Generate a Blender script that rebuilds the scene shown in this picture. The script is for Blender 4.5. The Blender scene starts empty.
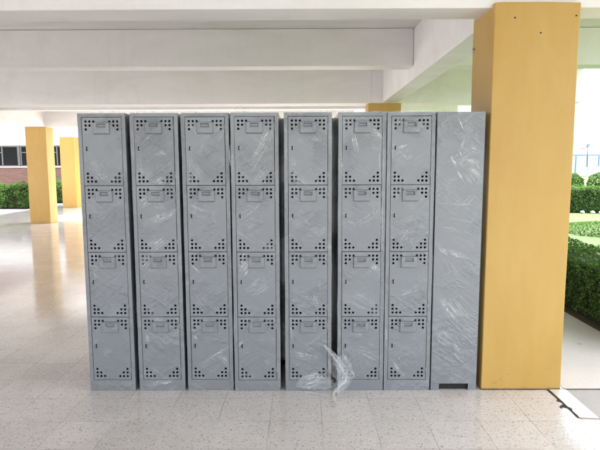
import bpy, bmesh, math, random
import numpy as np
from mathutils import Vector, Matrix, noise

random.seed(7)
sc = bpy.context.scene
COL = sc.collection
R = math.radians

# ---------------- camera, world, sun, exposure ----------------
F_PX = 531.5
cam_d = bpy.data.cameras.new('camera')
cam = bpy.data.objects.new('camera', cam_d); COL.objects.link(cam)
cam_d.sensor_width = 36.0; cam_d.lens = F_PX/600*36.0
cam_d.clip_start = 0.05; cam_d.clip_end = 3000
pitch, yaw, roll = R(6.543), R(-0.353), R(-0.207)
fwd = Vector((math.sin(yaw)*math.cos(pitch), math.cos(yaw)*math.cos(pitch), -math.sin(pitch)))
rt = Vector((math.cos(yaw), -math.sin(yaw), 0)); up = rt.cross(fwd)
rt2 = math.cos(roll)*rt + math.sin(roll)*up; up2 = -math.sin(roll)*rt + math.cos(roll)*up
M = Matrix((rt2, up2, -fwd)).transposed().to_4x4(); M.translation = Vector((0, 0, 1.481))
cam.matrix_world = M
sc.camera = cam

SUN_EL, SUN_AZ = R(72), R(68)          # azimuth clockwise from +Y
w = bpy.data.worlds.new('World'); sc.world = w; w.use_nodes = True
nt = w.node_tree; nt.nodes.clear()
sky = nt.nodes.new('ShaderNodeTexSky'); sky.sky_type = 'NISHITA'; sky.sun_disc = False
sky.sun_elevation = SUN_EL; sky.sun_rotation = SUN_AZ
sky.air_density = 1.2; sky.dust_density = 4.5; sky.ozone_density = .7
bg = nt.nodes.new('ShaderNodeBackground'); bg.inputs['Strength'].default_value = 0.15
wo = nt.nodes.new('ShaderNodeOutputWorld')
hs = nt.nodes.new('ShaderNodeHueSaturation'); hs.inputs['Saturation'].default_value = .42   # thin bright overcast
nt.links.new(sky.outputs[0], hs.inputs['Color']); nt.links.new(hs.outputs[0], bg.inputs[0]); nt.links.new(bg.outputs[0], wo.inputs[0])
sd = bpy.data.lights.new('sun', 'SUN'); sd.energy = 1.9; sd.angle = R(1.5); sd.color = (1, .96, .9)
sun = bpy.data.objects.new('sun', sd); COL.objects.link(sun)
sv = Vector((math.sin(SUN_AZ)*math.cos(SUN_EL), math.cos(SUN_AZ)*math.cos(SUN_EL), math.sin(SUN_EL)))
sun.rotation_euler = sv.to_track_quat('Z', 'Y').to_euler(); sun.location = sv*60
sc.view_settings.view_transform = 'Standard'; sc.view_settings.look = 'None'
sc.view_settings.gamma = 1; sc.view_settings.use_curve_mapping = False
sc.view_settings.exposure = 2.6
sc.cycles.use_denoising = True
sc.cycles.max_bounces = 14; sc.cycles.diffuse_bounces = 8; sc.cycles.transparent_max_bounces = 24
sc.cycles.caustics_reflective = False; sc.cycles.caustics_refractive = False

# ---------------- helpers ----------------
class MB:
    def __init__(s): s.v = []; s.f = []
    def quad(s, a, b, c, d):
        i = len(s.v); s.v += [a, b, c, d]; s.f.append((i, i+1, i+2, i+3))
    def box(s, x0, x1, y0, y1, z0, z1):
        i = len(s.v)
        s.v += [(x0,y0,z0),(x1,y0,z0),(x1,y1,z0),(x0,y1,z0),(x0,y0,z1),(x1,y0,z1),(x1,y1,z1),(x0,y1,z1)]
        for q in ((0,3,2,1),(4,5,6,7),(0,1,5,4),(1,2,6,5),(2,3,7,6),(3,0,4,7)): s.f.append(tuple(i+k for k in q))
    def tube(s, pts, rad, n=6, cap=True):
        pts = [Vector(p) for p in pts]; base = len(s.v)
        rr = rad if isinstance(rad, (list, tuple)) else [rad]*len(pts)
        for k, p in enumerate(pts):
            t = (pts[min(k+1, len(pts)-1)] - pts[max(k-1, 0)]).normalized()
            a = t.cross(Vector((0, 0, 1)))
            if a.length < .05: a = t.cross(Vector((0, 1, 0)))
            a.normalize(); b = t.cross(a)
            for j in range(n):
                an = 2*math.pi*j/n; s.v.append(tuple(p + rr[k]*(math.cos(an)*a + math.sin(an)*b)))
        for k in range(len(pts)-1):
            for j in range(n):
                s.f.append((base+k*n+j, base+k*n+(j+1) % n, base+(k+1)*n+(j+1) % n, base+(k+1)*n+j))
        if cap:
            s.f.append(tuple(base+j for j in range(n))[::-1]); s.f.append(tuple(base+(len(pts)-1)*n+j for j in range(n)))
    def build(s, name, m, parent=None, bevel=0, smooth=False, fix=False):
        me = bpy.data.meshes.new(name); me.from_pydata([tuple(p) for p in s.v], [], s.f); me.update()
        if fix or bevel:
            bm = bmesh.new(); bm.from_mesh(me)
            if fix: bmesh.ops.remove_doubles(bm, verts=bm.verts, dist=1e-6)
            bmesh.ops.recalc_face_normals(bm, faces=bm.faces); bm.to_mesh(me); bm.free()
        o = bpy.data.objects.new(name, me); COL.objects.link(o)
        if m: me.materials.append(m)
        if parent: o.parent = parent
        if bevel:
            b = o.modifiers.new('bevel', 'BEVEL'); b.width = bevel; b.segments = 2; b.limit_method = 'ANGLE'; b.angle_limit = R(40)
        if smooth:
            for p in me.polygons: p.use_smooth = True
        return o

def tag(o, label=None, cat=None, group=None, kind=None):
    for k, v in (('label', label), ('category', cat), ('group', group), ('kind', kind)):
        if v: o[k] = v
    return o
def empty(name, loc, rz=0):
    o = bpy.data.objects.new(name, None); COL.objects.link(o); o.location = loc; o.rotation_euler = (0, 0, rz)
    o.empty_display_size = .1; return o

# node shorthand
class NT:
    def __init__(s, name):
        s.m = bpy.data.materials.new(name); s.m.use_nodes = True; s.t = s.m.node_tree
        s.p = s.t.nodes['Principled BSDF']; s.out = s.t.nodes['Material Output']
    def n(s, typ, ins=None, **kw):
        d = s.t.nodes.new(typ)
        for k, v in kw.items(): setattr(d, k, v)
        for k, v in (ins or {}).items():
            if hasattr(v, 'is_output'): s.t.links.new(v, d.inputs[k])
            else: d.inputs[k].default_value = v
        return d
    def l(s, a, b): s.t.links.new(a, b)
    def co(s, kind='Object'): return s.n('ShaderNodeTexCoord').outputs[kind]
    def map(s, v, scale=(1,1,1), loc=(0,0,0), rot=(0,0,0)):
        return s.n('ShaderNodeMapping', {'Vector': v, 'Scale': scale, 'Location': loc, 'Rotation': rot}).outputs[0]
    def noise(s, v, sc_, det=4, rough=.6, dist=0):
        return s.n('ShaderNodeTexNoise', {'Vector': v, 'Scale': sc_, 'Detail': det, 'Roughness': rough, 'Distortion': dist}).outputs[0]
    def math(s, op, a, b=0.0, c=0.0, clamp=False):
        return s.n('ShaderNodeMath', {0: a, 1: b, 2: c}, operation=op, use_clamp=clamp).outputs[0]
    def ramp(s, f, stops):
        d = s.n('ShaderNodeValToRGB', {'Fac': f}); e = d.color_ramp.elements
        while len(e) < len(stops): e.new(.5)
        for k, (p, c) in enumerate(stops):
            e[k].position = p; e[k].color = (c, c, c, 1) if isinstance(c, (int, float)) else (*c, 1)
        return d.outputs[0]
    def mix(s, f, a, b, bt='MIX'):
        d = s.n('ShaderNodeMix', data_type='RGBA', blend_type=bt)
        for k, v in (('Factor', f), (6, a), (7, b)):
            i = d.inputs[0] if k == 'Factor' else d.inputs[k]
            if hasattr(v, 'is_output'): s.l(v, i)
            else: i.default_value = v if k == 'Factor' else ((*v, 1) if len(v) == 3 else v)
        return d.outputs[2]
    def bump(s, h, strength=.3, dist=.01, normal=None):
        i = {'Height': h, 'Strength': strength, 'Distance': dist}
        if normal: i['Normal'] = normal
        return s.n('ShaderNodeBump', i).outputs[0]
    def set(s, **kw):
        for k, v in kw.items():
            k = k.replace('_', ' ')
            i = s.p.inputs[k]
            if hasattr(v, 'is_output'): s.l(v, i)
            else: i.default_value = (*v, 1) if isinstance(v, tuple) and len(v) == 3 and i.type == 'RGBA' else v
        return s.m

# ---------------- materials ----------------
def plain(name, col, rough=.6, var=.12, nscale=6, bump=.1, metal=0, bscale=60):
    t = NT(name); v = t.co()
    n = t.noise(v, nscale, 5); f = t.ramp(n, [(.3, 1-var), (.7, 1+var*.4)])
    c = t.mix(1.0, col, f, 'MULTIPLY')
    return t.set(Base_Color=c, Roughness=rough, Metallic=metal, Normal=t.bump(t.noise(v, bscale, 3), bump, .004))

def mat_white_paint(name, col=(.88,.867,.868), stain=.10):
    t = NT(name); v = t.co()
    a = t.noise(t.map(v, (.5, 1.6, 1.6)), 1.1, 6, .65, .6)
    b = t.noise(v, 14, 4, .7)
    c = t.mix(t.ramp(a, [(.38, 0.0), (.75, 1.0)]), col, tuple(x*(1-stain*1.6)*k for x, k in zip(col, (1, .985, .95))))
    c = t.mix(t.math('MULTIPLY', b, .10), c, (.55, .52, .48))
    wet = t.ramp(t.noise(t.map(v, (.9, .9, .25), loc=(3, 1, 2)), 1.6, 7, .7, .8), [(.55, 0.), (.78, .30)])
    c = t.mix(wet, c, (.58, .53, .46))
    drip = t.ramp(t.noise(t.map(v, (16, 16, .6)), 1., 5, .6, .3), [(.62, 0.), (.8, .22)])
    c = t.mix(drip, c, (.60, .57, .52))
    h = t.math('ADD', t.math('MULTIPLY', t.noise(v, 5, 4), 1.6), t.math('MULTIPLY', t.noise(v, 90, 3), .2))
    return t.set(Base_Color=c, Roughness=.55, Normal=t.bump(h, .35, .006))

def mat_yellow():
    t = NT('yellow_paint'); v = t.co()
    col = (.53, .335, .09)
    a = t.noise(t.map(v, (1, 1, .35)), 3.5, 6, .65, .4)
    c = t.mix(t.ramp(a, [(.35, 0.), (.7, 1.)]), col, (.485, .29, .066))
    z = t.n('ShaderNodeSeparateXYZ', {0: v}).outputs[2]
    low = t.n('ShaderNodeMapRange', {0: z, 1: .30, 2: 0.0, 3: 0., 4: 1.}).outputs[0]
    roll = t.noise(t.map(v, (13, 13, 1.1)), 1., 4, .6, .2)
    c = t.mix(t.ramp(roll, [(.45, 0.), (.75, .16)]), c, (.58, .37, .11))
    grime = t.ramp(t.noise(v, 1.4, 7, .7, .6), [(.5, 0.), (.85, .3)])
    c = t.mix(grime, c, (.43, .29, .11))
    spots = t.ramp(t.noise(t.map(v, (1, 1, 1.8)), 17, 3, .5), [(.67, 0.), (.72, 1.)])
    c = t.mix(t.math('MULTIPLY', t.math('MULTIPLY', spots, low), .7), c, (.30, .17, .07))
    scuff = t.ramp(t.noise(v, 40, 5, .75), [(.5, 0.), (.8, 1.)])
    c = t.mix(t.math('MULTIPLY', t.math('MULTIPLY', scuff, low), .35), c, (.45, .32, .18))
    foot = t.n('ShaderNodeMapRange', {0: t.math('ADD', z, t.math('MULTIPLY', t.noise(v, 22, 4), -.018)), 1: .004, 2: -.006, 3: 0., 4: .85}).outputs[0]
    c = t.mix(foot, c, (.14, .10, .06))
    h = t.math('ADD', t.math('MULTIPLY', t.noise(v, 9, 3), 1.), t.math('MULTIPLY', t.noise(v, 160, 3), .18))
    return t.set(Base_Color=c, Roughness=.42, Normal=t.bump(h, .4, .003))

def mat_terrazzo():
    t = NT('terrazzo'); v = t.co()
    s = t.n('ShaderNodeSeparateXYZ', {0: v}); x, y = s.outputs[0], s.outputs[1]
    u = t.math('DIVIDE', t.math('ADD', x, -.105+30.2), .302); q = t.math('DIVIDE', t.math('ADD', y, -2.93+30.2), .302)
    du = t.math('ABSOLUTE', t.math('SUBTRACT', t.math('FRACT', t.math('ADD', u, .5)), .5))
    dq = t.math('ABSOLUTE', t.math('SUBTRACT', t.math('FRACT', t.math('ADD', q, .5)), .5))
    d = t.math('MINIMUM', du, dq)
    joint = t.n('ShaderNodeMapRange', {0: d, 1: .0035, 2: .007, 3: 1., 4: 0.}).outputs[0]
    jn = t.ramp(t.noise(v, 1.6, 3), [(.42, .15), (.62, .9)])
    joint = t.math('MULTIPLY', joint, jn)
    cell = t.n('ShaderNodeCombineXYZ', {0: t.math('FLOOR', u), 1: t.math('FLOOR', q)}).outputs[0]
    wn = t.n('ShaderNodeTexWhiteNoise', {'Vector': cell}, noise_dimensions='3D')
    # distort coordinates per tile so chips do not run across a joint
    off = t.n('ShaderNodeVectorMath', {0: wn.outputs['Color'], 1: (7, 7, 7)}, operation='MULTIPLY').outputs[0]
    vv = t.n('ShaderNodeVectorMath', {0: v, 1: off}, operation='ADD').outputs[0]
    nv = t.n('ShaderNodeTexNoise', {'Vector': vv, 'Scale': 45., 'Detail': 2.}).outputs['Color']
    vd = t.n('ShaderNodeVectorMath', {0: vv, 1: t.n('ShaderNodeVectorMath', {0: nv, 1: (.03, .03, .03)}, operation='MULTIPLY').outputs[0]}, operation='ADD').outputs[0]
    base = t.mix(t.noise(v, .7, 4), (.645, .60, .58), (.57, .53, .51))
    base = t.mix(1., base, t.n('ShaderNodeMapRange', {0: wn.outputs['Value'], 3: .93, 4: 1.03}).outputs[0], 'MULTIPLY')
    def chips(scale, lo, hi, frac, stretch=(1, 1, 1)):
        vo = t.n('ShaderNodeTexVoronoi', {'Vector': t.map(vd, stretch), 'Scale': scale, 'Randomness': 1.})
        sh = t.n('ShaderNodeMapRange', {0: vo.outputs['Distance'], 1: lo, 2: hi, 3: 1., 4: 0.}).outputs[0]
        pick = t.math('LESS_THAN', t.n('ShaderNodeSeparateColor', {0: vo.outputs['Color']}).outputs[0], frac)
        return t.math('MULTIPLY', sh, pick), t.n('ShaderNodeSeparateColor', {0: vo.outputs['Color']}).outputs[1]
    m1, r1 = chips(64, .22, .40, .46, (1, 1.25, 1))
    c = t.mix(t.math('MULTIPLY', m1, .8), base, t.mix(r1, (.17, .145, .125), (.36, .32, .28)))
    m2, r2 = chips(115, .2, .38, .42)
    c = t.mix(t.math('MULTIPLY', m2, .7), c, t.mix(r2, (.24, .21, .19), (.42, .38, .33)))
    m3, r3 = chips(48, .34, .42, .25)
    c = t.mix(t.math('MULTIPLY', m3, .5), c, t.mix(r3, (.74, .71, .67), (.62, .54, .45)))
    dirt = t.ramp(t.noise(v, 2.4, 7, .7, .5), [(.45, 0.), (.8, .35)])
    c = t.mix(dirt, c, (.36, .32, .27))
    c = t.mix(t.math('MULTIPLY', joint, .8), c, (.10, .085, .07))
    rg = t.n('ShaderNodeMapRange', {0: t.noise(v, 3.2, 6, .7), 3: .07, 4: .17}).outputs[0]
    h = t.math('ADD', t.math('MULTIPLY', joint, -1.), t.math('MULTIPLY', t.noise(v, 2.2, 3), .9))
    return t.set(Base_Color=c, Roughness=rg, Specular_IOR_Level=.5, Normal=t.bump(h, .12, .001))

def mat_concrete(name, a=(.50,.48,.46), b=(.40,.385,.37), rough=.75):
    t = NT(name); v = t.co()
    c = t.mix(t.ramp(t.noise(v, 1.3, 7, .65, .3), [(.35, 0.), (.7, 1.)]), a, b)
    c = t.mix(t.ramp(t.noise(v, 55, 4, .75), [(.45, 0.), (.85, .5)]), c, tuple(k*.6 for k in a))
    c = t.mix(t.ramp(t.noise(v, 9, 2, .5), [(.72, 0.), (.76, .5)]), c, tuple(k*.5 for k in b))
    return t.set(Base_Color=c, Roughness=rough, Normal=t.bump(t.noise(v, 120, 4, .7), .3, .003))

def mat_locker(film=True):
    t = NT('locker_paint'); v = t.co()
    rnd = t.n('ShaderNodeObjectInfo').outputs['Random']
    ofs = t.n('ShaderNodeCombineXYZ', {0: t.math('MULTIPLY', rnd, 41.), 1: t.math('MULTIPLY', rnd, 17.), 2: t.math('MULTIPLY', rnd, 29.)}).outputs[0]
    vv = t.n('ShaderNodeVectorMath', {0: v, 1: ofs}, operation='ADD').outputs[0]
    c = t.mix(t.noise(vv, 3, 4), (.182, .198, .220), (.168, .184, .206))
    peel = t.noise(vv, 260, 2)
    n1 = t.bump(peel, .05, .001)
    # clear stretch film clinging to the paint: long diagonal tension wrinkles
    w1 = t.noise(t.map(t.map(vv, rot=(0, R(36), 0)), (2.6, 2.6, 15)), 1., 4, .5, 1.4)
    w2 = t.noise(t.map(t.map(vv, rot=(0, R(-32), 0)), (2.4, 2.4, 11)), 1., 4, .5, 1.3)
    w3 = t.noise(vv, 8, 3, .5, 1.5)
    rid = t.math('ADD', t.math('ADD', t.math('ABSOLUTE', t.math('SUBTRACT', w1, .5)), t.math('ABSOLUTE', t.math('SUBTRACT', w2, .5))), t.math('MULTIPLY', t.math('ABSOLUTE', t.math('SUBTRACT', w3, .5)), .9))
    # where that film bunches it turns slightly milky
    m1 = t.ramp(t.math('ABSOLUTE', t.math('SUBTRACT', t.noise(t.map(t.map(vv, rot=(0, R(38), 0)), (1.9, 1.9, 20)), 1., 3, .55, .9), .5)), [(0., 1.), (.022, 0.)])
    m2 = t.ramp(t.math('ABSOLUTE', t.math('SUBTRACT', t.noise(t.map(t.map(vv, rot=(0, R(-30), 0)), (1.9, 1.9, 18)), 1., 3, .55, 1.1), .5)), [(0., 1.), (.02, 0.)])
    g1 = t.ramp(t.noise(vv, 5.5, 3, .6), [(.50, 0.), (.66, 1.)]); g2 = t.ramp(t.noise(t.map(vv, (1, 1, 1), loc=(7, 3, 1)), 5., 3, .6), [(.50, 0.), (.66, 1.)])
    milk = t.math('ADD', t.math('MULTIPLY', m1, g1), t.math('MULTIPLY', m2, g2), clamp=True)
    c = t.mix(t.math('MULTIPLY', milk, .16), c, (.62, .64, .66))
    gate = t.n('ShaderNodeMapRange', {0: t.noise(vv, 3.6, 2, .5), 1: .47, 2: .72, 3: .06, 4: 1.}).outputs[0]
    cn = t.bump(t.math('MULTIPLY', rid, gate), 1., .05)
    rc = t.n('ShaderNodeMapRange', {0: w3, 3: .10, 4: .26}).outputs[0]
    return t.set(Base_Color=c, Roughness=.42, Normal=n1, Coat_Weight=1., Coat_Roughness=rc, Coat_IOR=1.68, Coat_Normal=cn)

def mat_film(name='stretch_film', lo=.0, dens=1.):
    t = NT(name); v = t.co()
    a = t.noise(t.map(v, (60, 60, 60)), 1., 4, .7, .6)
    at = t.n('ShaderNodeAttribute', attribute_name='dens').outputs['Fac']
    f = t.math('MULTIPLY', t.n('ShaderNodeMapRange', {0: a, 1: .30, 2: .68, 3: lo, 4: dens}).outputs[0], at, clamp=True)
    t.set(Base_Color=(.86, .88, .90), Roughness=.22, Specular_IOR_Level=.8, Transmission_Weight=0.0, Normal=t.bump(a, .6, .002))
    tr = t.n('ShaderNodeBsdfTransparent', {0: (1, 1, 1, 1)})
    mx = t.n('ShaderNodeMixShader', {0: f, 1: tr.outputs[0], 2: t.p.outputs[0]})
    t.l(mx.outputs[0], t.out.inputs[0]); return t.m

def mat_foliage(name, a, b, c):
    t = NT(name); g = t.n('ShaderNodeNewGeometry').outputs['Random Per Island']
    col = t.ramp(g, [(0., a), (.55, b), (1., c)])
    t.set(Base_Color=col, Roughness=.6, Specular_IOR_Level=.2)
    tl = t.n('ShaderNodeBsdfTranslucent', {0: t.mix(1., col, (1.1, 1.3, .5), 'MULTIPLY')})
    mx = t.n('ShaderNodeMixShader', {0: .3, 1: t.p.outputs[0], 2: tl.outputs[0]}); t.l(mx.outputs[0], t.out.inputs[0])
    return t.m

def mat_grass():
    t = NT('lawn_grass'); v = t.co()
    n = t.noise(v, .35, 6, .65, .4); f = t.noise(v, 22, 6, .75)
    c = t.mix(t.ramp(n, [(.35, 0.), (.65, 1.)]), (.09, .145, .045), (.13, .185, .06))
    c = t.mix(t.ramp(f, [(.4, 0.), (.75, .7)]), c, (.05, .10, .018))
    return t.set(Base_Color=c, Roughness=.8, Normal=t.bump(t.noise(v, 60, 5, .8), .9, .04))

def mat_brick():
    t = NT('brick'); v = t.co()
    s = t.n('ShaderNodeSeparateXYZ', {0: v}); vc = t.n('ShaderNodeCombineXYZ', {0: s.outputs[0], 1: s.outputs[2]}).outputs[0]
    b = t.n('ShaderNodeTexBrick', {'Vector': vc, 'Color1': (.17, .08, .058, 1), 'Color2': (.13, .058, .042, 1), 'Mortar': (.19, .15, .13, 1), 'Scale': 1., 'Mortar Size': .008, 'Brick Width': .24, 'Row Height': .075})
    return t.set(Base_Color=b.outputs[0], Roughness=.85, Normal=t.bump(b.outputs['Fac'], -.4, .01))

M_CEIL = mat_white_paint('white_ceiling_paint'); M_BEAM = mat_white_paint('white_beam_paint', (.88,.867,.868), .08)
M_YEL = mat_yellow(); M_TER = mat_terrazzo()
M_CONC = mat_concrete('walkway_concrete', (.64,.615,.60), (.56,.535,.52)); M_CONC2 = mat_concrete('side_concrete', (.42,.40,.395), (.35,.335,.33)); M_PLAZA = mat_concrete('plaza_concrete', (.62,.61,.60), (.54,.53,.52))
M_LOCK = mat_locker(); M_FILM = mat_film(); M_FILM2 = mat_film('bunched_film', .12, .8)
M_DARK = plain('hole_and_shade_black', (.012,.013,.015), .7); M_CHROME = plain('dull_chrome', (.45,.45,.46), .3, metal=.9)
M_HEDGE = mat_foliage('hedge_leaves', (.032,.075,.016), (.075,.155,.034), (.14,.245,.055))
M_HEDGE2 = mat_foliage('bright_leaves', (.03,.08,.012), (.075,.16,.025), (.16,.28,.05))
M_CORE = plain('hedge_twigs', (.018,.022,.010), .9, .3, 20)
M_GRASS = mat_grass(); M_BRICK = mat_brick()
M_ALU = plain('brushed_strip', (.72,.715,.70), .35, .06, 8, .1, .35)
M_GLASS = plain('dark_window_glass', (.010,.011,.012), .12, .1, 2, .0)
M_GLASS.node_tree.nodes['Principled BSDF'].inputs['Specular IOR Level'].default_value = .15
M_FRAME = plain('window_frame_paint', (.11,.105,.10), .5); M_WALLW = plain('white_wall_paint', (.78,.77,.75), .7)
M_BLUE = plain('blue_paint', (.16,.26,.48), .5); M_PALE = plain('pale_panel', (.66,.76,.80), .6); M_ROOFB = plain('pale_blue_roof', (.42,.50,.66), .6)
M_STONE = plain('white_stone', (.70,.69,.66), .8, .2, 8, .4); M_RED = plain('red_paint', (.55,.08,.05), .5); M_SOIL = plain('soil', (.10,.075,.05), .95, .3, 8, .6)
M_REAR_DARK = mat_concrete('dark_rear_ground', (.16,.155,.15), (.12,.118,.115), .85)

M_HAZY = mat_film('slack_film', .25, .9)

# ---------------- the setting ----------------
def sheet(name, x0, x1, y0, y1, z, m, kind='structure'):
    b = MB(); b.quad((x0,y0,z),(x1,y0,z),(x1,y1,z),(x0,y1,z)); return tag(b.build(name, m), kind=kind)
sheet('ground', -700, 700, -700, 900, -.012, M_PLAZA)
sheet('hall_floor', -9.1, 1.716, -3, 20, 0, M_TER)
sheet('walkway', 1.722, 2.62, 3.372, 60, -.001, M_CONC)
sheet('side_pavement', 1.722, 2.62, -3, 3.364, -.003, M_CONC2)
sheet('planting_bed', 2.62, 3.35, 3.9, 60, -.004, M_SOIL)
sheet('unseen_rear_ground', -60, 60, -60, -3.0, -.006, M_REAR_DARK)  # unseen dark ground added behind the camera to weaken bounced light
# lawn: a gently rolling sheet reaching the far fence
lv = MB(); NX, NY = 60, 60
def lawn_z(x, y):
    k = min(1, max(0, (x-3.35)/2.0))
    return -.003 + k*(.10*noise.noise(Vector((x*.22, y*.22, 3))) + .05) * min(1, (y+6)/8 if y < 2 else 1) * (1 if y < 30 else .4)
xs = [3.35 + 97*(i/NX)**2 for i in range(NX+1)]; ys = [-2.995 + 73*(j/NY)**1.5 for j in range(NY+1)]
for j in range(NY+1):
    for i in range(NX+1): lv.v.append((xs[i], ys[j], lawn_z(xs[i], ys[j]) if 0 < i else -.003))
for j in range(NY):
    for i in range(NX): a = j*(NX+1)+i; lv.f.append((a, a+1, a+NX+2, a+NX+1))
tag(lv.build('lawn', M_GRASS, smooth=True), kind='structure')
# ceiling slab; unseen edges behind the camera are shaped to steer daylight
cb = MB(); cb.box(-9.2, 3.3, -3.5, 3.66, 3.0, 3.18); cb.box(-9.2, 4.42, 3.662, 14.3, 3.0, 3.18); cb.box(-9.2, -6.3, 14.302, 20, 3.0, 3.18)
tag(cb.build('ceiling', M_CEIL), kind='structure')

# ---------------- beams ----------------
G_B = 'white beams under the hall ceiling'
def beam(box, label):
    b = MB(); x0, x1, y0, y1, z0, z1 = box
    cx, cy = (x0+x1)/2, (y0+y1)/2
    b.box(x0-cx, x1-cx, y0-cy, y1-cy, z0, z1)
    o = b.build('ceiling_beam', M_BEAM, bevel=.008); o.location = (cx, cy, 0)
    return tag(o, label, 'beam', G_B)
TOP = 2.997
beam((-8.9, 4.40, 3.405, 3.665, 2.43, TOP), 'nearest wide white beam running over the tops of the lockers to the big yellow column')
beam((-6.44, 1.252, 6.20, 6.46, 2.585, TOP), 'shallower white cross beam just behind the nearest one, halfway to the second row')
beam((1.508, 4.40, 6.203, 6.463, 2.585, TOP), 'short white cross beam in the open bay right of the big column')
beam((-8.9, 1.252, 8.56, 8.98, 2.432, TOP), 'white cross beam ending at the far half-hidden yellow column')
beam((1.508, 4.40, 8.563, 8.983, 2.432, TOP), 'short white beam carried on right past the half-hidden far column')
beam((-6.44, 1.252, 10.95, 11.2, 2.585, TOP), 'thin white cross beam just in front of the left yellow column')
beam((-8.9, 1.252, 13.45, 13.85, 2.428, TOP), 'white cross beam resting on the large left yellow column')
beam((1.508, 3.85, 13.453, 13.853, 2.429, TOP), 'far white cross beam in the open bay, ending short beside the big column')
beam((-8.9, -6.45, 18.45, 18.85, 2.433, TOP), 'last white cross beam over the distant slim yellow column')
beam((1.255, 1.505, 3.668, 14.2, 2.436, TOP), 'white beam running away in depth from the big yellow column to the half-hidden one')
beam((-6.93, -6.45, -2.5, 19.9, 2.426, TOP), 'white beam running away in depth above the large left yellow column')
beam((-9.195, -8.905, -2.5, 19.9, 2.42, TOP), 'outermost left white edge beam against the bright yard')

# ---------------- yellow columns ----------------
G_C = 'yellow painted square columns'
def column(x0, x1, y0, y1, label, h=2.43, stub=True, holes=False):
    cx, cy = (x0+x1)/2, (y0+y1)/2
    r = empty('yellow_column', (cx, cy, 0)); tag(r, label, 'column', G_C)
    w2, d2 = (x1-x0)/2, (y1-y0)/2
    b = MB(); nz = 24; ring = []
    # slightly uneven plaster: arrises wander by a millimetre or two, top paint edge is hand cut
    N = 8
    for k in range(nz+1):
        z = h*k/nz
        for s in range(4):
            for j in range(N):
                f = -1 + 2*j/N
                px, py = [(f, -1), (1, f), (-f, 1), (-1, -f)][s]
                q = Vector((px*w2*3+cx, py*d2*3, z*1.3)); e = .0022*noise.noise(q*1.7)
                zz = z + (.010*noise.noise(Vector((px*9+cx, py*9, 5))) if k == nz else 0)
                b.v.append((px*(w2+e), py*(d2+e), zz))
    M4 = 4*N
    for k in range(nz):
        for j in range(M4): b.f.append((k*M4+j, k*M4+(j+1) % M4, (k+1)*M4+(j+1) % M4, (k+1)*M4+j))
    b.f.append(tuple(nz*M4+j for j in range(M4)))
    b.build('shaft', M_YEL, r, bevel=.006)
    if stub:
        s = MB(); s.box(-w2+.006, w2-.006, -d2+.006, d2-.006, h-.02, 2.998); s.build('white_top', M_BEAM, r, bevel=.004)
    if holes:
        m = MB()
        for (px, pz) in ((.125, 2.36), (.495, 2.37), (.285, 2.27)):
            m.tube([(-w2+px, -d2-.0045, pz), (-w2+px, -d2+.004, pz)], .0045, 10)
        m.build('screw_hole', M_DARK, r)
        m = MB(); m.tube([(-w2-.0045, .16, 2.25), (-w2+.004, .16, 2.25)], .005, 10)
        m.build('screw_hole', M_DARK, r)
        m = MB(); m.tube([(-w2-.006, .18+.016*math.cos(a), 2.25+.016*math.sin(a)) for a in [i*math.pi/8 for i in range(15)]], .002, 5)
        m.build('wire_ring', M_CHROME, r)
    return r
column(1.167, 1.689, 3.362, 3.772, 'big yellow square column in front, right beside the lockers', 2.452, False, True)
column(1.03, 1.545, 8.52, 8.93, 'yellow column whose top peeks over the lockers')
column(-6.95, -6.43, 13.42, 13.83, 'large yellow column left of the lockers in the middle distance')
column(-8.37, -7.87, 18.42, 18.83, 'slim distant yellow column between the left column and the lockers')

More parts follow.
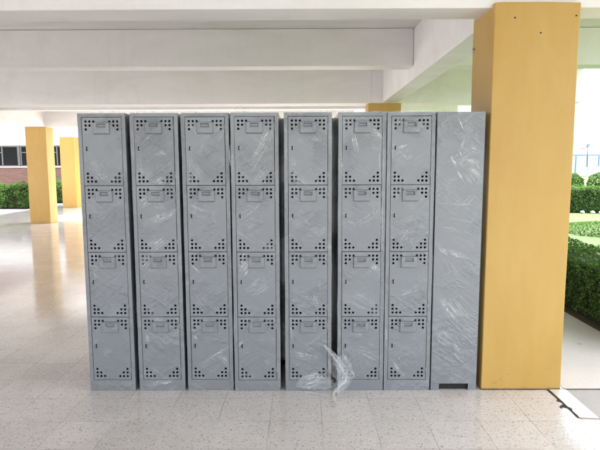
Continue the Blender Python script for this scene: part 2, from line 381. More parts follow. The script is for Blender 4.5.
# ---------------- lockers ----------------
W, D_, H = .298, .40, 1.8
def pocket(b, x0, x1, z0, z1, yf, px0, px1, pz0, pz1, dep, side):
    # raised plate with a recessed slot: front at y=-yf, slot bottom at -yf+dep
    def ring(x0, x1, z0, z1, y): return [(x0,y,z0),(x1,y,z0),(x1,y,z1),(x0,y,z1)]
    rs = [ring(x0-.004, x1+.004, z0-.004, z1+.004, .0005), ring(x0, x1, z0, z1, -yf), ring(px0, px1, pz0, pz1, -yf), ring(px0+.002, px1-.002, pz0+.002, pz1-.002, -yf+dep)]
    base = len(b.v)
    for r in rs: b.v += r
    for k in range(3):
        for j in range(4): b.f.append((base+k*4+j, base+k*4+(j+1) % 4, base+k*4+4+(j+1) % 4, base+k*4+4+j))
    b.f.append(tuple(base+12+j for j in range(4)))
def door_mesh(w, h):
    m, s, r = .011, .0245, .0076
    b = MB(); xs = [0, m, m+s, m+2*s, m+3*s, w-m-3*s, w-m-2*s, w-m-s, w-m, w]
    zm = .012; zs = [0, zm, zm+s, zm+2*s, zm+3*s, h-zm-3*s, h-zm-2*s, h-zm-s, h-zm, h]
    holes = set()
    for k in range(3):
        for q in range(3-k):
            holes |= {(1+q, 1+k), (8-q, 8-k) if False else (8-q-0, 1+k)}
            holes |= {(1+q, 8-k), (8-q, 8-k)}
    holes = {(i if i < 5 else i-1 if False else i, j) for i, j in holes}
    cells = set()
    for (i, j) in holes:
        cells.add((i if i <= 3 else i-0, j))
    # right-hand hole columns occupy cells 5,6,7; upper rows occupy cells 5,6,7
    real = set()
    for k in range(3):
        for q in range(3-k):
            for ci in (1+q, 7-q):
                for cj in (1+k, 7-k): real.add((ci, cj))
    n = 12
    for i in range(9):
        for j in range(9):
            x0, x1, z0, z1 = xs[i], xs[i+1], zs[j], zs[j+1]
            if (i, j) not in real:
                b.quad((x0,0,z0),(x1,0,z0),(x1,0,z1),(x0,0,z1)); continue
            cx, cz = (x0+x1)/2, (z0+z1)/2; base = len(b.v); hx, hz = (x1-x0)/2, (z1-z0)/2
            for k in range(n):
                a = 2*math.pi*(k+.5)/n; c, s_ = math.cos(a), math.sin(a)
                mm = max(abs(c), abs(s_))
                ox, oz = c/mm, s_/mm
                b.v.append((cx+ox*hx, 0, cz+oz*hz)); b.v.append((cx+r*c, 0, cz+r*s_)); b.v.append((cx+r*c, .0012, cz+r*s_))
            for k in range(n):
                p, q = base+3*k, base+3*((k+1) % n)
                b.f.append((p, q, q+1, p+1)); b.f.append((p+1, q+1, q+2, p+2))
            # square's own corners
            for sx, sz in ((1,1),(-1,1),(-1,-1),(1,-1)):
                a0 = math.atan2(sz, sx); k0 = int(round((a0/(2*math.pi))*n-.5-.499)) % n
                ci = len(b.v); b.v.append((cx+sx*hx, 0, cz+sz*hz))
                best = sorted(range(n), key=lambda k: abs(b.v[base+3*k][0]-(cx+sx*hx))+abs(b.v[base+3*k][2]-(cz+sz*hz)))[:2]
                b.f.append((base+3*best[0], ci, base+3*best[1]))
    # folded edges
    t = .014
    b.quad((0,0,0),(0,0,h),(0,t,h),(0,t,0)); b.quad((w,0,0),(w,t,0),(w,t,h),(w,0,h))
    b.quad((0,0,0),(0,t,0),(w,t,0),(w,0,0)); b.quad((0,0,h),(w,0,h),(w,t,h),(0,t,h))
    return b
FR = .0235                                  # front stile width
DW = W - 2*FR - .006
DH = (1.775-.0735)/4 - .004
def make_locker():
    r = empty('steel_locker', (0, 0, 0)); hw, hd = W/2, D_/2
    b = MB()
    b.box(-hw, -hw+.0015, -hd, hd, 0, H); b.box(hw-.0015, hw, -hd, hd, 0, H)
    x0, x1 = -hw+.0016, hw-.0016
    b.box(x0, -hw+FR, -hd+.0002, -hd+.016, 0, H-.0002); b.box(hw-FR, x1, -hd+.0002, -hd+.016, 0, H-.0002)
    b.box(-hw+FR+.0001, hw-FR-.0001, -hd+.0003, -hd+.0155, 1.776, H-.0003); b.box(-hw+FR+.0001, hw-FR-.0001, -hd+.0003, -hd+.0155, 0.0005, .0725)
    b.box(x0, x1, -hd+.0165, hd-.0015, H-.0018, H-.0004)
    # back sheet with a low slot between two feet
    b.box(x0, x1, hd-.0014, hd-.0002, .046, H-.0005)
    b.box(x0, -.095, hd-.0013, hd-.0003, 0, .0458); b.box(.095, x1, hd-.0013, hd-.0003, 0, .0458)
    for k in range(4): b.box(x0, x1, -hd+.03, hd-.003, .0735+k*.4254-.0012, .0735+k*.4254)   # shelves
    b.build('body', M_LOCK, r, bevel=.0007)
    q = MB(); q.box(-.105, .105, hd-.024, hd-.020, .003, .0715); q.build('base_shade_panel', M_DARK, r)  # black panel added behind the slot, painted-in shade
    for k in range(4):
        z0 = .0735 + k*.4254 + .002
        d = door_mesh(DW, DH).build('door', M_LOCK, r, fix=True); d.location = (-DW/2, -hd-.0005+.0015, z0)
        q = MB(); pocket(q, DW/2-.049, DW/2+.049, DH-.100, DH-.032, .013, DW/2-.027, DW/2+.027, DH-.060, DH-.039, .0122, 0)
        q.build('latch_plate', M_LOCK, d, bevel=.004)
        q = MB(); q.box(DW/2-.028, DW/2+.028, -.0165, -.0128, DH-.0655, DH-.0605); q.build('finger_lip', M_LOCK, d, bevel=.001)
        q = MB(); q.box(.021, .0285, -.006, .0, DH-.205, DH-.180); q.build('hasp', M_DARK, d, bevel=.0012)
        q = MB(); q.box(.0285, .034, -.004, .0, DH-.198, DH-.187); q.build('lock_stud', M_CHROME, d, bevel=.001)
        for zz in (.06, DH-.06):
            q = MB(); q.tube([(DW+.0014, -.0015, zz-.022), (DW+.0014, -.0015, zz+.022)], .0026, 8); q.build('hinge', M_LOCK, d, smooth=True)
    return r
def children(o): return [c for c in bpy.data.objects if c.parent == o]
def copy_tree(o, parent=None):
    c = o.copy(); COL.objects.link(c); c.parent = parent
    for ch in children(o): copy_tree(ch, c)
    return c

FILM = [
(1,0.034,1.567,0.155,1.342,0.078,1.56,0.271,1.398,7,0.0033,0.25),
(1,0.084,1.436,0.156,1.36,0.136,1.461,0.195,1.385,5,0.0033,0.40),
(1,0.026,1.273,0.09,1.165,0.063,1.273,0.161,1.184,4,0.0033,0.25),
(1,0.061,0.824,0.07,0.745,0.081,0.837,0.083,0.745,3,0.0033,0.35),
(1,0.09,0.614,0.262,0.712,0.099,0.548,0.278,0.64,3,0.0022,0.15),
(2,0.086,1.627,0.131,1.658,0.111,1.639,0.144,1.682,4,0.0044,0.50),
(2,0.044,1.51,0.073,1.447,0.048,1.447,0.091,1.416,3,0.0044,0.35),
(2,0.139,1.546,0.228,1.577,0.164,1.528,0.24,1.558,3,0.0044,0.45),
(2,0.12,1.366,0.222,1.409,0.132,1.347,0.234,1.384,4,0.0044,0.50),
(2,0.033,1.24,0.124,1.284,0.039,1.208,0.135,1.252,4,0.0044,0.50),
(2,0.061,1.119,0.254,1.208,0.085,1.081,0.278,1.17,5,0.0044,0.35),
(2,0.06,0.94,0.173,1.055,0.104,0.927,0.248,1.016,7,0.0044,0.40),
(2,0.032,0.862,0.118,0.939,0.042,0.797,0.141,0.888,4,0.0055,0.45),
(2,0.126,0.626,0.237,0.679,0.138,0.587,0.256,0.652,3,0.0033,0.30),
(2,0.089,0.494,0.179,0.48,0.1,0.441,0.184,0.434,4,0.0044,0.50),
(2,0.046,0.374,0.066,0.387,0.051,0.333,0.077,0.34,3,0.0044,0.60),
(2,0.046,0.035,0.173,0.083,0.112,0.028,0.258,0.076,6,0.0044,0.55),
(2,0.045,1.695,0.043,1.322,0.057,1.695,0.049,1.322,2,0.0033,0.30),
(3,0.032,1.724,0.166,1.619,0.057,1.742,0.191,1.631,5,0.0044,0.35),
(3,0.039,1.521,0.143,1.433,0.049,1.434,0.11,1.371,5,0.0044,0.35),
(3,0.012,1.239,0.137,1.194,0.03,1.214,0.181,1.175,4,0.0055,0.50),
(3,0.039,0.848,0.096,0.796,0.045,0.822,0.102,0.776,3,0.0044,0.45),
(3,0.101,0.5,0.126,0.44,0.127,0.5,0.145,0.44,3,0.0044,0.55),
(3,0.033,0.38,0.058,0.34,0.046,0.387,0.071,0.346,3,0.0044,0.50),
(3,0.094,0.198,0.292,0.319,0.1,0.178,0.292,0.306,3,0.0033,0.50),
(3,0.034,1.57,0.038,1.258,0.046,1.57,0.05,1.258,2,0.0033,0.35),
(4,0.001,1.662,0.005,1.351,0.011,1.662,0.011,1.351,2,0.0055,0.45),
(4,0.076,1.445,0.248,1.722,0.119,1.395,0.278,1.691,7,0.0044,0.28),
(4,0.171,1.569,0.223,1.722,0.196,1.569,0.272,1.728,3,0.0044,0.35),
(4,0.118,1.357,0.258,1.506,0.149,1.345,0.27,1.432,5,0.0033,0.30),
(4,0.027,1.175,0.18,1.269,0.039,1.117,0.192,1.225,4,0.0044,0.28),
(4,0.028,0.86,0.099,0.925,0.045,0.743,0.124,0.86,5,0.0055,0.45),
(4,0.076,0.678,0.187,0.775,0.108,0.638,0.25,0.71,5,0.0044,0.30),
(4,0.073,0.493,0.118,0.413,0.099,0.499,0.144,0.426,3,0.0044,0.40),
(4,0.012,0.312,0.084,0.359,0.012,0.299,0.091,0.346,2,0.0044,0.50),
(5,0.165,1.648,0.214,1.617,0.177,1.666,0.239,1.623,3,0.0044,0.40),
(5,0.033,1.537,0.102,1.475,0.039,1.475,0.101,1.35,4,0.0033,0.30),
(5,0.167,1.453,0.177,1.447,0.164,1.447,0.174,1.44,2,0.0066,0.80),
(5,0.278,1.001,0.285,0.904,0.291,1.001,0.297,0.904,2,0.0044,0.45),
(5,0.032,0.278,0.228,0.237,0.045,0.238,0.267,0.17,5,0.0033,0.35),
(5,0.097,0.088,0.241,0.129,0.116,0.02,0.28,0.074,6,0.0066,0.35),
(5,0.027,0.545,0.039,0.312,0.04,0.545,0.052,0.312,2,0.0033,0.30),
(5,0.118,0.637,0.176,0.631,0.131,0.618,0.182,0.611,2,0.0033,0.35),
(6,0.073,1.702,0.111,1.554,0.104,1.689,0.13,1.535,4,0.0055,0.45),
(6,0.011,1.567,0.025,1.349,0.024,1.567,0.038,1.349,2,0.0033,0.35),
(6,0.27,1.762,0.276,1.348,0.282,1.762,0.288,1.348,3,0.0033,0.40),
(6,0.077,1.096,0.278,1.204,0.09,1.064,0.285,1.166,3,0.0044,0.22),
(6,0.2,0.845,0.271,0.767,0.219,0.858,0.29,0.787,4,0.0044,0.60),
(6,0.016,0.637,0.275,0.491,0.08,0.676,0.287,0.577,6,0.0033,0.40),
(6,0.05,0.311,0.265,0.264,0.083,0.278,0.285,0.196,3,0.0033,0.40),
(6,0.209,1.689,0.285,1.615,0.221,1.701,0.29,1.633,3,0.0044,0.35),
(6,0.264,1.317,0.275,0.968,0.276,1.317,0.288,0.968,2,0.0033,0.35),
(7,0.055,1.572,0.129,1.614,0.061,1.559,0.141,1.608,3,0.0044,0.60),
(7,0.023,1.621,0.061,1.559,0.035,1.627,0.067,1.572,3,0.0044,0.45),
(7,0.067,1.565,0.125,1.503,0.073,1.572,0.131,1.51,2,0.0033,0.35),
(7,0.125,1.503,0.088,1.441,0.131,1.503,0.095,1.435,2,0.0033,0.30),
(7,0.05,1.115,0.251,1.171,0.05,1.089,0.251,1.139,3,0.0044,0.25),
(7,0.039,1.038,0.215,1.095,0.045,1.012,0.241,1.063,3,0.0044,0.22),
(7,0.003,0.425,0.011,0.311,0.016,0.425,0.018,0.311,2,0.0044,0.50),
(7,0.064,0.63,0.223,0.708,0.071,0.59,0.25,0.662,4,0.0033,0.28),
(7,0.058,1.737,0.127,1.682,0.064,1.743,0.25,1.724,3,0.0044,0.30),
(7,0.039,0.21,0.132,0.088,0.052,0.21,0.145,0.101,2,0.0044,0.35),
(8,0.121,1.778,0.18,1.65,0.127,1.778,0.186,1.65,2,0.0044,0.50),
(8,0.174,1.65,0.14,1.564,0.18,1.644,0.146,1.558,2,0.0033,0.40),
(8,0.14,1.564,0.16,1.508,0.146,1.564,0.166,1.508,2,0.0044,0.50),
(8,0.147,1.508,0.297,1.495,0.154,1.496,0.298,1.477,3,0.0033,0.50),
(8,0.162,1.656,0.217,1.674,0.168,1.644,0.224,1.637,2,0.0033,0.40),
(8,0.088,1.533,0.118,1.453,0.1,1.527,0.13,1.453,3,0.0066,0.90),
(8,0.118,1.453,0.177,1.359,0.131,1.44,0.19,1.353,3,0.0055,0.80),
(8,0.16,1.49,0.265,1.34,0.247,1.502,0.307,1.402,7,0.0039,0.55),
(8,0.018,0.96,0.084,0.889,0.037,0.973,0.103,0.896,3,0.0044,0.50),
(8,0.057,0.934,0.218,0.863,0.069,0.954,0.23,0.889,3,0.0044,0.45),
(8,0.014,0.649,0.148,0.444,0.11,0.635,0.256,0.477,9,0.0033,0.45),
(8,0.006,0.424,0.054,0.344,0.084,0.411,0.15,0.357,4,0.0044,0.35),
(8,0.018,1.234,0.288,1.224,0.018,1.228,0.288,1.217,2,0.0033,0.35),
(8,0.039,1.152,0.279,1.113,0.045,1.145,0.28,1.107,2,0.0033,0.30),
(8,0.034,1.082,0.186,1.062,0.041,1.063,0.193,1.043,3,0.0044,0.25),

]
X0F = {1:-1.409,2:-1.083,3:-.758,4:-.452,5:-.121,6:.219,7:.524,8:.831}
CX = {1:-1.255,2:-.9305,3:-.611,4:-.302,5:.0315,6:.3695,7:.6745,8:.982}
LAB = {1: 'grey four-door steel locker at the left end of the row, wrap barely creased',
       2: 'grey steel locker second from the left, shiny wrap creases slanting over its doors',
       3: 'grey steel locker third from the left, pressed side by side with the fourth',
       4: 'grey steel locker fourth from the left, curly wrap threads on its top',
       5: 'grey steel locker between the two dark gaps, torn loose wrap at its foot',
       6: 'grey steel locker sixth from the left, just right of the loose hanging wrap',
       7: 'grey four-door steel locker beside the one turned backwards',
       8: 'grey locker turned backwards against the yellow column, plain back, slot at the foot'}
def set_dens(o, vals):
    a = o.data.attributes.new('dens', 'FLOAT', 'POINT')
    for i, v in enumerate(vals): a.data[i].value = v
def film_mesh(k, rot, entry):
    b = MB(); dens = []; rnd = random.Random(100+k+int(entry[1]*1000)+int(entry[2]*300))
    def put(x, z, y): # front plane coordinates, y = metres in front of the face
        lx = x + X0F[k] - CX[k]; ly = -D_/2 - y
        if rot: lx, ly = -lx, -ly
        b.v.append((lx, ly, z))
    for (L, ax, az, a2x, a2z, bx, bz, b2x, b2z, n, wd, al) in [entry]:
        # a broad slack patch of film under the fine creases
        G = 9; base = len(b.v)
        for iu in range(G+1):
            for iv in range(G+1):
                u, v = iu/G*1.3-.15, iv/G*1.5-.25
                x = (ax*(1-v)+bx*v)*(1-u)+(a2x*(1-v)+b2x*v)*u; z = (az*(1-v)+bz*v)*(1-u)+(a2z*(1-v)+b2z*v)*u
                q = noise.noise(Vector((x*23, z*23, k))); q2 = noise.noise(Vector((x*60, z*60, k+5)))
                x += .006*q2; z += .006*q
                put(x, z, .0012 + .0022*abs(q))
                e = math.sin(math.pi*iu/G)*math.sin(math.pi*iv/G)
                dens.append(max(0, e*(.35+1.1*q+.5*q2))*al*1.1)
        for iu in range(G):
            for iv in range(G): a = base+iu*(G+1)+iv; b.f.append((a, a+1, a+G+2, a+G+1))
        for i in range(n):
            f = i/(max(1, n-1)); j = lambda s: rnd.uniform(-s, s)
            sp = min(.02, .6*math.hypot(bx-ax, bz-az)/n)
            p0 = Vector((ax+(bx-ax)*f + j(sp), az+(bz-az)*f + j(sp))); p1 = Vector((a2x+(b2x-a2x)*f + j(sp), a2z+(b2z-a2z)*f + j(sp)))
            t0, t1 = rnd.uniform(0, .3), rnd.uniform(.65, 1)
            p0, p1 = p0.lerp(p1, t0), p0.lerp(p1, t1)
            d = (p1-p0); ln = d.length
            if ln < 1e-4: continue
            nr = Vector((-d.y, d.x))/ln; seg = 10; base = len(b.v); ph = rnd.uniform(0, 9); bow = j(.06)*ln
            ww = wd*rnd.uniform(.4, 1.7)
            for s in range(seg+1):
                u = s/seg; c = p0 + d*u + nr*(bow*math.sin(math.pi*u) + .0022*noise.noise(Vector((u*5+ph, k, i))))
                w2 = ww*(.12+.88*math.sin(math.pi*u)**.7)*(.7+.6*noise.noise(Vector((u*4, ph, 1))))
                for q, (o, yy) in enumerate(((-1, .0008), (0, .0030+.0012*math.sin(ph+u*6)), (1, .0010))):
                    put(c.x+nr.x*w2*o, c.y+nr.y*w2*o, yy); dens.append((0.0 if q != 1 else 1.0)*min(1, al*2.3)*(math.sin(math.pi*min(1, max(0, u)))**.5 if 0 < s < seg else 0))
            for s in range(seg):
                for q in range(2): a = base+s*3+q; b.f.append((a, a+1, a+4, a+3))
    return b, dens

proto = make_locker()
rz = {1: -.3, 2: .35, 3: -.1, 4: .15, 5: -.25, 6: .1, 7: .0, 8: .15}
for k in range(1, 9):
    root = proto if k == 1 else copy_tree(proto)
    root.location = (CX[k], 3.353 + D_/2 + {4: -.008, 5: -.006, 3: .004}.get(k, 0), 0)
    root.rotation_euler = (0, 0, R(rz[k]) + (math.pi if k == 8 else 0))
    rn = random.Random(300+k)
    for ch in children(root):
        if ch.name.startswith('door'):
            ch.rotation_euler = (R(rn.uniform(-.12, .12)), R(rn.uniform(-.1, .1)), R(rn.uniform(-.45, .1))); ch.location.x += rn.uniform(-.0007, .0007)
    tag(root, LAB[k], 'locker', 'wrapped grey steel lockers in a row')
GAPS = [(-1.09, 'between the first and second lockers'), (-.785, 'between the second and third lockers'), (-.48, 'between the third and fourth lockers'), (-.14, 'between the fourth and fifth lockers'),
        (.165, 'between the fifth and sixth lockers'), (.500, 'between the sixth and seventh lockers'), (.805, 'between the seventh and the backwards one')]
for x, where in GAPS:
    root = copy_tree(proto); root.location = (x, 3.353+D_*1.5+.03, 0); root.rotation_euler = (0, 0, math.pi)
    tag(root, 'dark locker of the rear row, in the gap '+where, 'locker', 'rear row of lockers, back to back')
def extra(k):
    rnd = random.Random(900+k); out = []
    for i in range({1: 3, 2: 6, 3: 5, 4: 5, 5: 4, 6: 6, 7: 6, 8: 6}[k]):
        x, z = rnd.uniform(.03, .22), rnd.uniform(.1, 1.7); L = rnd.uniform(.05, .15)
        a = R(rnd.choice([38, 32, -35, -28, -60, 52])+rnd.uniform(-9, 9)); w2 = rnd.uniform(.02, .06)
        dx, dz = L*math.cos(a), L*math.sin(a); nx, nz = -w2*math.sin(a), w2*math.cos(a)
        x2 = min(.285, x+dx)
        out.append((k, x, z, x2, z+dz, max(.01, x+nx), z+nz, max(.01, min(.285, x2+nx)), z+dz+nz, rnd.randint(3, 7), rnd.uniform(.0018, .004), rnd.uniform(.14, .36)))
    return out
for k in range(1, 9):
    root = [o for o in bpy.data.objects if o.get('label') == LAB[k]][0]
    for e in [q for q in FILM if q[0] == k] + extra(k):
        fb, dn = film_mesh(k, k == 8, e)
        if fb.v: fo = fb.build('wrap_crease', M_FILM, root, smooth=True); set_dens(fo, dn)
    if k == 5: foot5 = root
    if k == 3: top3 = root

# torn, bunched wrap hanging from the fifth locker down to the floor
def ribbon(path, width, folds, amp, name, m, parent, al, seed=1, n=60, c=14, flat=True):
    b = MB(); dens = []; P = [Vector(p) for p in path]
    def at(u):
        f = u*(len(P)-1); i = min(int(f), len(P)-2); t = f-i
        p0, p1, p2, p3 = P[max(i-1, 0)], P[i], P[i+1], P[min(i+2, len(P)-1)]
        return .5*((2*p1)+(-p0+p2)*t+(2*p0-5*p1+4*p2-p3)*t*t+(-p0+3*p1-3*p2+p3)*t**3)
    for s in range(n+1):
        u = s/n; p = at(u); tg = (at(min(1, u+.01))-at(max(0, u-.01))).normalized()
        sd_ = tg.cross(Vector((0, -1, 0))); sd_ = sd_.normalized() if sd_.length > .1 else Vector((1, 0, 0))
        w_ = width[min(int(u*(len(width)-1)), len(width)-2)]*(1-(u*(len(width)-1)) % 1)+width[min(int(u*(len(width)-1))+1, len(width)-1)]*((u*(len(width)-1)) % 1)
        for j in range(c+1):
            v = -1+2*j/c
            nn = noise.noise(Vector((v*folds+seed, u*3.1, seed*1.7))); n2 = noise.noise(Vector((v*folds*2.3, u*9, seed*3.1)))
            q = p + sd_*(v*w_*(1+.25*noise.noise(Vector((u*7, seed, v))))) + Vector((0, -1, 0))*(amp*(nn+.5*n2)) 
            q.y = min(q.y, -D_/2-.002) if parent else q.y
            q.z = max(q.z, .0015+.0005*j)
            b.v.append(tuple(q)); dens.append(al*(.55+.9*abs(nn+n2))*(.25 if j in (0, c) else 1)*(.0 if s == 0 else 1))
    for s in range(n):
        for j in range(c): a = s*(c+1)+j; b.f.append((a, a+1, a+c+2, a+c+1))
    o = b.build(name, m, parent, smooth=True); set_dens(o, dens); return o
yF = -D_/2
for k in range(1, 9):
    root = [o for o in bpy.data.objects if o.get('label') == LAB[k]][0]; rn = random.Random(50+k)
    sg = -1 if k == 8 else 1
    def loc(pts): return [(sg*x, y if sg == 1 else y, z) for x, y, z in pts]
    if k == 8: continue
    ribbon([(-.145, yF-.003, 1.797), (-.07, yF-.004, 1.797+rn.uniform(0, .005)), (.0, yF-.004, 1.798), (.08, yF-.005, 1.797+rn.uniform(0, .006)), (.146, yF-.003, 1.797)],
           [rn.uniform(.002, .014) for _ in range(9)], 3, .004, 'wrap_edge', M_FILM2, root, .4, 20+k, 50, 5)
    for sx in (-.1475, .1475):
        ribbon([(sx, yF-.003, 1.78), (sx, yF-.004, 1.3), (sx, yF-.003, .9), (sx, yF-.004, .45), (sx, yF-.003, .03)],
               [rn.uniform(.0, .006) for _ in range(14)], 3, .003, 'wrap_edge', M_FILM2, root, {1: .12, 2: .3, 3: .3, 4: .3, 5: .2, 6: .35, 7: .35}[k], 40+k+int(sx*100), 90, 4)
ribbon([(.10,yF-.01,.315),(.160,yF-.03,.25),(.215,yF-.05,.165),(.235,yF-.06,.115),(.200,yF-.075,.07),(.165,yF-.10,.03),(.163,yF-.16,.004),(.175,yF-.22,.003)],
       [.006,.018,.030,.034,.024,.012,.010,.022,.040], 6, .022, 'loose_wrap', M_FILM2, foot5, .6, 2)
ribbon([(.10,yF-.02,.318),(.165,yF-.04,.245),(.222,yF-.06,.16),(.240,yF-.07,.105),(.198,yF-.085,.065),(.160,yF-.11,.028),(.165,yF-.17,.006),(.172,yF-.21,.004)],
       [.003,.006,.005,.008,.006,.004,.007,.006], 3, .012, 'loose_wrap', M_FILM2, foot5, 1.2, 4)
ribbon([(.175,yF-.01,.23),(.215,yF-.03,.15),(.22,yF-.05,.09),(.17,yF-.08,.035)], [.06,.08,.06,.03], 4, .02, 'loose_wrap', M_FILM2, foot5, .42, 5)
ribbon([(-.08,yF-.012,.035),(0.0,yF-.02,.075),(.08,yF-.03,.075),(.16,yF-.04,.06)], [.01,.05,.06,.05,.03], 5, .016, 'loose_wrap', M_FILM2, foot5, .42, 8)
ribbon([(-.04,yF-.02,.004),(.05,yF-.06,.003),(.13,yF-.12,.003),(.17,yF-.17,.003)], [.005,.02,.03,.03], 4, .012, 'loose_wrap', M_FILM2, foot5, .28, 11)
# wisps of film curling above the lockers
def wisp(k, pts, rad, label_parent):
    b = MB(); b.tube(pts, rad, 5); o = b.build('loose_wrap', M_FILM2, label_parent, smooth=True); set_dens(o, [.35]*len(b.v)); return o
root4 = [o for o in bpy.data.objects if o.get('label') == LAB[4]][0]
root8 = [o for o in bpy.data.objects if o.get('label') == LAB[8]][0]
def curl(cx, cz, rx, rz_, y, n=16, a0=0, a1=6.0): return [(cx+rx*math.cos(a0+(a1-a0)*i/n), y+.01*math.sin(i), cz+rz_*math.sin(a0+(a1-a0)*i/n)) for i in range(n+1)]
wisp(4, curl(-.09, 1.822, .035, .018, yF+.05), .0014, root4)
wisp(4, curl(-.05, 1.817, .028, .022, yF+.06, a0=1, a1=5.5), .0012, root4)
wisp(4, [(-.13,yF+.04,1.801),(-.10,yF+.03,1.815),(-.04,yF+.03,1.811),(.02,yF+.04,1.818),(.08,yF+.05,1.801)], .0014, root4)
wisp(5, curl(.10, 1.815, .022, .016, yF+.05, a0=-1, a1=4), .0014, foot5)
wisp(8, [(.09,.15,1.80),(.10,.16,1.815),(.11,.17,1.812),(-.12,.17,1.812),(-.14,.16,1.80)], .0016, root8)

# ---------------- floor joint strip ----------------
st = MB()
N = 14; L_ = []; R_ = []
for i in range(N+1):
    y = -.20 + .38*i/N
    L_.append((-.052 + .004*noise.noise(Vector((i*.9, 2, 1))) + (.012 if i == 4 else 0), y)); R_.append((.054, y - (.012 if i == 0 else 0)))
for z in (0, .006):
    for i in range(N+1): st.v += [(L_[i][0], L_[i][1], z), (R_[i][0], R_[i][1], z)]
for i in range(N):
    a = 2*i; c = 2*(N+1)+2*i
    st.f += [(a, a+2, a+3, a+1), (c, c+1, c+3, c+2), (a, c, c+2, a+2), (a+1, a+3, c+3, c+1)]
st.f += [(0, 1, 2*(N+1)+1, 2*(N+1)), (2*N, 2*(N+1)+2*N, 2*(N+1)+2*N+1, 2*N+1)]
o = st.build('joint_cover_strip', M_ALU, fix=True); o.location = (1.661, 3.165, .003)
tag(o, 'short white metal cover strip on the floor at the foot of the big yellow column', 'cover strip')
# dark open joint beside and a chipped hole in the floor
def blob(name, pts, z, m):
    b = MB(); b.v = [(x, y, z) for x, y in pts]; b.f = [tuple(range(len(pts)))]; return tag(b.build(name, m), kind='structure')
M_CRACK = plain('open_joint', (.035,.03,.026), .9)
blob('floor_crack', [(1.596,3.352),(1.609,3.352),(1.617,3.17),(1.612,3.02),(1.607,2.965),(1.600,2.965),(1.604,3.05),(1.603,3.09),(1.585,3.105),(1.565,3.088),(1.558,3.10),(1.575,3.125),(1.602,3.14),(1.604,3.17),(1.590,3.185),(1.586,3.175),(1.583,3.19),(1.602,3.22)], .0035, M_CRACK)
blob('floor_crack', [(1.716,3.36),(1.722,3.36),(1.722,-3),(1.716,-3)], -.002, M_CRACK)
blob('floor_crack', [(1.70,3.366),(2.62,3.364),(2.62,3.371),(1.70,3.371)], .0035, M_CRACK)
blob('floor_crack', [(1.16,3.357),(1.25,3.354),(1.30,3.3575),(1.42,3.3555),(1.50,3.353),(1.58,3.3575),(1.70,3.356),(1.70,3.362),(1.16,3.362)], .0042, M_CRACK)

# ---------------- vegetation ----------------
def leaf_mesh(points, normals, size, rnd, up=.3):
    P = np.array(points, float); Nn = np.array(normals, float); n = len(P)
    rs = np.random.RandomState(rnd)
    d = Nn + rs.normal(0, .75, (n, 3)) + np.array([0, 0, up]); d /= np.linalg.norm(d, axis=1)[:, None]
    a = np.cross(d, rs.normal(0, 1, (n, 3))); a /= np.linalg.norm(a, axis=1)[:, None]; b = np.cross(d, a)
    s = size*rs.uniform(.6, 1.35, (n, 1)); l = s*1.0; w_ = s*.48
    v = np.stack([P-a*l*.5, P+b*w_*.5+d*s*.08, P+a*l*.5, P-b*w_*.5+d*s*.08], 1).reshape(-1, 3)
    return [tuple(x) for x in v], [(4*i, 4*i+1, 4*i+2, 4*i+3) for i in range(n)]
def hedge(name, x0, x1, y0, y1, h, n, size, label, group=None, seed=1, m=None, cat='hedge', lump=.06, z0=.05):
    r = empty(name, ((x0+x1)/2, (y0+y1)/2, 0)); cx, cy = (x0+x1)/2, (y0+y1)/2
    rs = random.Random(seed); pts = []; nr = []
    fx, fy = x1-x0, y1-y0; ar = [fx*fy, fy*h, fy*h, fx*h, fx*h]
    for _ in range(n):
        k = rs.choices(range(5), ar)[0]; u, v = rs.random(), rs.random()
        if k == 0: p, q = Vector((x0+fx*u, y0+fy*v, h)), Vector((0, 0, 1))
        elif k == 1: p, q = Vector((x0, y0+fy*u, z0+(h-z0)*v)), Vector((-1, 0, 0))
        elif k == 2: p, q = Vector((x1, y0+fy*u, z0+(h-z0)*v)), Vector((1, 0, 0))
        elif k == 3: p, q = Vector((x0+fx*u, y0, z0+(h-z0)*v)), Vector((0, -1, 0))
        else: p, q = Vector((x0+fx*u, y1, z0+(h-z0)*v)), Vector((0, 1, 0))
        d = lump*(noise.noise(p*3.0)+.5*noise.noise(p*8.0)) - abs(rs.gauss(0, .035))*min(1, h) + (rs.random() < .03)*size*.8
        p = p + q*d; pts.append((p.x-cx, p.y-cy, p.z)); nr.append(tuple(q))
    v, f = leaf_mesh(pts, nr, size, seed)
    b = MB(); b.v, b.f = v, f; b.build('foliage', m or M_HEDGE, r)
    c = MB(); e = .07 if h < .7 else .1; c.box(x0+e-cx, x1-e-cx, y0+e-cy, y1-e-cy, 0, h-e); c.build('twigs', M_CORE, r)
    return tag(r, label, cat, group)
def bush(cx, cy, rx, ry, rz_, cz, n, size, label, group, seed, m=None, name='round_bush', cat='bush'):
    r = empty(name, (cx, cy, 0)); rs = random.Random(seed); pts = []; nr = []
    for _ in range(n):
        d = Vector((rs.gauss(0, 1), rs.gauss(0, 1), rs.gauss(0, 1))).normalized()
        k = 1 + .14*noise.noise(d*2.3+Vector((seed, 0, 0))) - abs(rs.gauss(0, .08))
        p = Vector((d.x*rx*k, d.y*ry*k, cz+d.z*rz_*k))
        if p.z < .02: continue
        pts.append(tuple(p)); nr.append(tuple(d))
    v, f = leaf_mesh(pts, nr, size, seed); b = MB(); b.v, b.f = v, f; b.build('foliage', m or M_HEDGE, r)
    c = MB(); c.tube([(0, 0, 0), (0, 0, cz*.6), (.02, .01, cz)], [.03, .025, .05], 7); c.build('trunk', M_CORE, r)
    return tag(r, label, cat, group)
hedge('clipped_hedge', 2.66, 3.28, 4.0, 9.8, .56, 42000, .032, 'low dark clipped hedge close by, along the right edge of the walkway', seed=3, lump=.05)
hedge('clipped_hedge', 6.3, 13.5, 15.3, 16.1, .80, 26000, .055, 'dark clipped hedge across the lawn with white stones at its foot', seed=4, lump=.08)
GB = 'round bushes behind the far hedge'
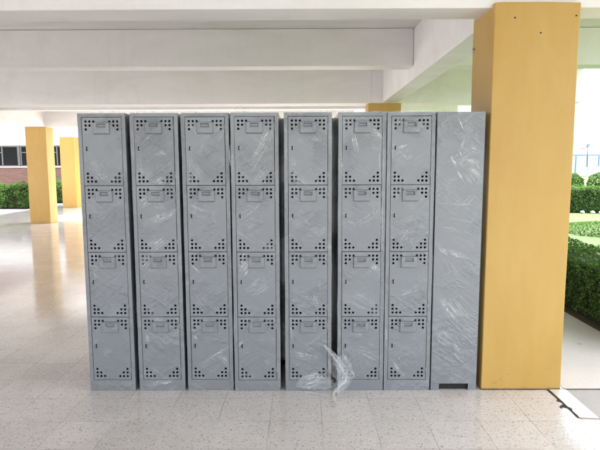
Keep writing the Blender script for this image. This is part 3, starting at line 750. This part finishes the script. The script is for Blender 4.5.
bush(8.72, 17.3, .34, .34, .34, .80, 3500, .06, 'round clipped bush over the far hedge, next to the big yellow column', GB, 5)
bush(9.68, 17.4, .40, .4, .36, .80, 3500, .06, 'round clipped bush over the far hedge, at the right photo edge', GB, 6)
bush(6.1, 10.9, .85, .9, .20, .06, 7000, .045, 'low mounded shrub in the lawn beyond the near hedge', None, 8, M_HEDGE, 'low_shrub', 'shrub')
ST = ['white stone at the foot of the far hedge, touching the yellow column edge', 'second white stone at the foot of the far hedge from the yellow column', 'third white stone at the foot of the far hedge from the yellow column', 'white stone at the foot of the far hedge nearest the right photo edge']
for i, x in enumerate((7.93, 8.22, 8.46, 8.68)):
    b = bmesh.new(); bmesh.ops.create_icosphere(b, subdivisions=2, radius=.06)
    for v in b.verts: v.co *= 1+.3*noise.noise(v.co*18+Vector((i*3, 0, 0))); v.co.z *= .75
    me = bpy.data.meshes.new('white_stone'); b.to_mesh(me); b.free(); me.materials.append(M_STONE)
    o = bpy.data.objects.new('white_stone', me); COL.objects.link(o); o.location = (x, 15.08, lawn_z(x, 15.08)+.04)
    tag(o, ST[i], 'stone', 'white stones edging the far hedge')
hedge('clipped_hedge', -15.5, -9.35, 18.0, 18.8, .80, 24000, .07, 'green clipped hedge before the brick building, left of the large left column', seed=9, lump=.16)
hedge('clipped_hedge', -10.3, -4.0, 20.6, 21.4, .80, 20000, .07, 'green hedge glimpsed between the left columns and the first locker', seed=10, lump=.16)
# ---------------- brick building on the left ----------------
br = empty('brick_building', (-20, 25.2, 0)); tag(br, 'low brick building with a dark band of windows, behind the left yellow columns', 'building')
def part(nm, m, par, boxes, bevel=0):
    b = MB()
    for q in boxes: b.box(*q)
    return b.build(nm, m, par, bevel=bevel)
part('brick_wall', M_BRICK, br, [(-22, 17, 0, .25, 0, 1.36)])
part('sill', M_STONE, br, [(-22, 17, -.06, .2, 1.362, 1.42)], .01)
part('upper_wall', M_WALLW, br, [(-22, 17, -.01, .25, 2.40, 3.45)])
part('added_sky_block', M_BRICK, br, [(-22, 17, .02, .25, 3.452, 7.2)])  # unseen storey added to keep bright sky out of the floor reflection
part('eave', M_WALLW, br, [(-22.6, 17.6, -1.0, 8, 7.202, 7.5)])
part('inner_wall', M_FRAME, br, [(-22, 17, 5, 5.2, 0, 3.49), (-22, -21.8, .26, 4.99, 0, 3.49), (16.8, 17, .26, 4.99, 0, 3.49)])
for i in range(15):
    x = -22 + i*2.6
    fr = part('window', M_FRAME, br, [(x+.03, x+.10, .05, .13, 1.425, 2.395), (x+2.5, x+2.57, .05, .13, 1.425, 2.395), (x+1.75, x+1.81, .052, .128, 1.425, 2.395),
        (x+.101, x+2.499, .055, .125, 1.425, 1.47), (x+.101, x+2.499, .055, .125, 2.33, 2.394), (x+.101, x+1.749, .056, .124, 2.05, 2.09)])
    part('pane', M_GLASS, fr, [(x+.10, x+2.50, .085, .095, 1.46, 2.34)])
    part('pier', M_FRAME, br, [(x-.03, x+.03, -.005, .2, 1.421, 2.399)])

# ---------------- beyond the lawn on the right ----------------
fc = empty('panel_fence', (36, 60, 0)); tag(fc, 'pale panel fence with blue posts far across the lawn', 'fence')
part('panel', M_PALE, fc, [(-12, 14, .05, .08, .15, 2.25)])
part('rail', M_BLUE, fc, [(-12, 14, .0, .045, 2.28, 2.44)])
for i in range(21): part('post', M_BLUE, fc, [(-11.95+i*1.28, -11.87+i*1.28, -.05, .03, 0, 2.275)])
BL = ['leftmost pale bollard before the far fence, beside the edge of the yellow column', 'second pale bollard before the far fence, counted from the yellow column',
      'third pale bollard before the far fence, counted from the yellow column', 'rightmost pale bollard before the far fence, at the photo edge']
for i in range(4):
    x = 29.61 + i*.642
    o = part('bollard', M_STONE, None, [(-.15, .15, -.15, .15, 0, 1.05)], .06); o.location = (x, 57.5, lawn_z(x, 57.5))
    tag(o, BL[i], 'bollard', 'pale bollards before the far fence')
hb = empty('sports_hall', (44, 92, 0)); tag(hb, 'long low building with a pale blue roof behind the far fence', 'building')
part('wall', M_WALLW, hb, [(-18, 22, 0, 10, 0, 3.0)]); part('roof', M_ROOFB, hb, [(-18.5, 22.5, -.6, 10.6, 3.0, 4.1)])
lp = empty('lamp_post', (31.2, 59, 0)); tag(lp, 'thin post with a dark round head and a red arm above the far fence', 'lamp post')
b = MB(); b.tube([(0, 0, 0), (0, 0, 3.3)], .04, 8); b.build('pole', M_FRAME, lp)
b = MB(); b.tube([(-.04, 0, 3.25), (-.5, 0, 3.1), (-.85, 0, 3.0)], .05, 6); b.build('arm', M_RED, lp)
b = MB(); b.tube([(0, -.12, 3.42), (0, .12, 3.42)], .16, 14); b.build('head', M_BLUE, lp)
tw = empty('tower_block', (124, 210, 0)); tag(tw, 'pale distant block rising at the right photo edge', 'building')
part('wall', M_PALE, tw, [(-9, 9, 0, 12, 0, 14)])
for j in range(4):
    for i in range(5): part('window', M_GLASS, tw, [(-7.8+i*3.4, -6+i*3.4, -.05, .02, 1.5+j*3.2, 3+j*3.2)])
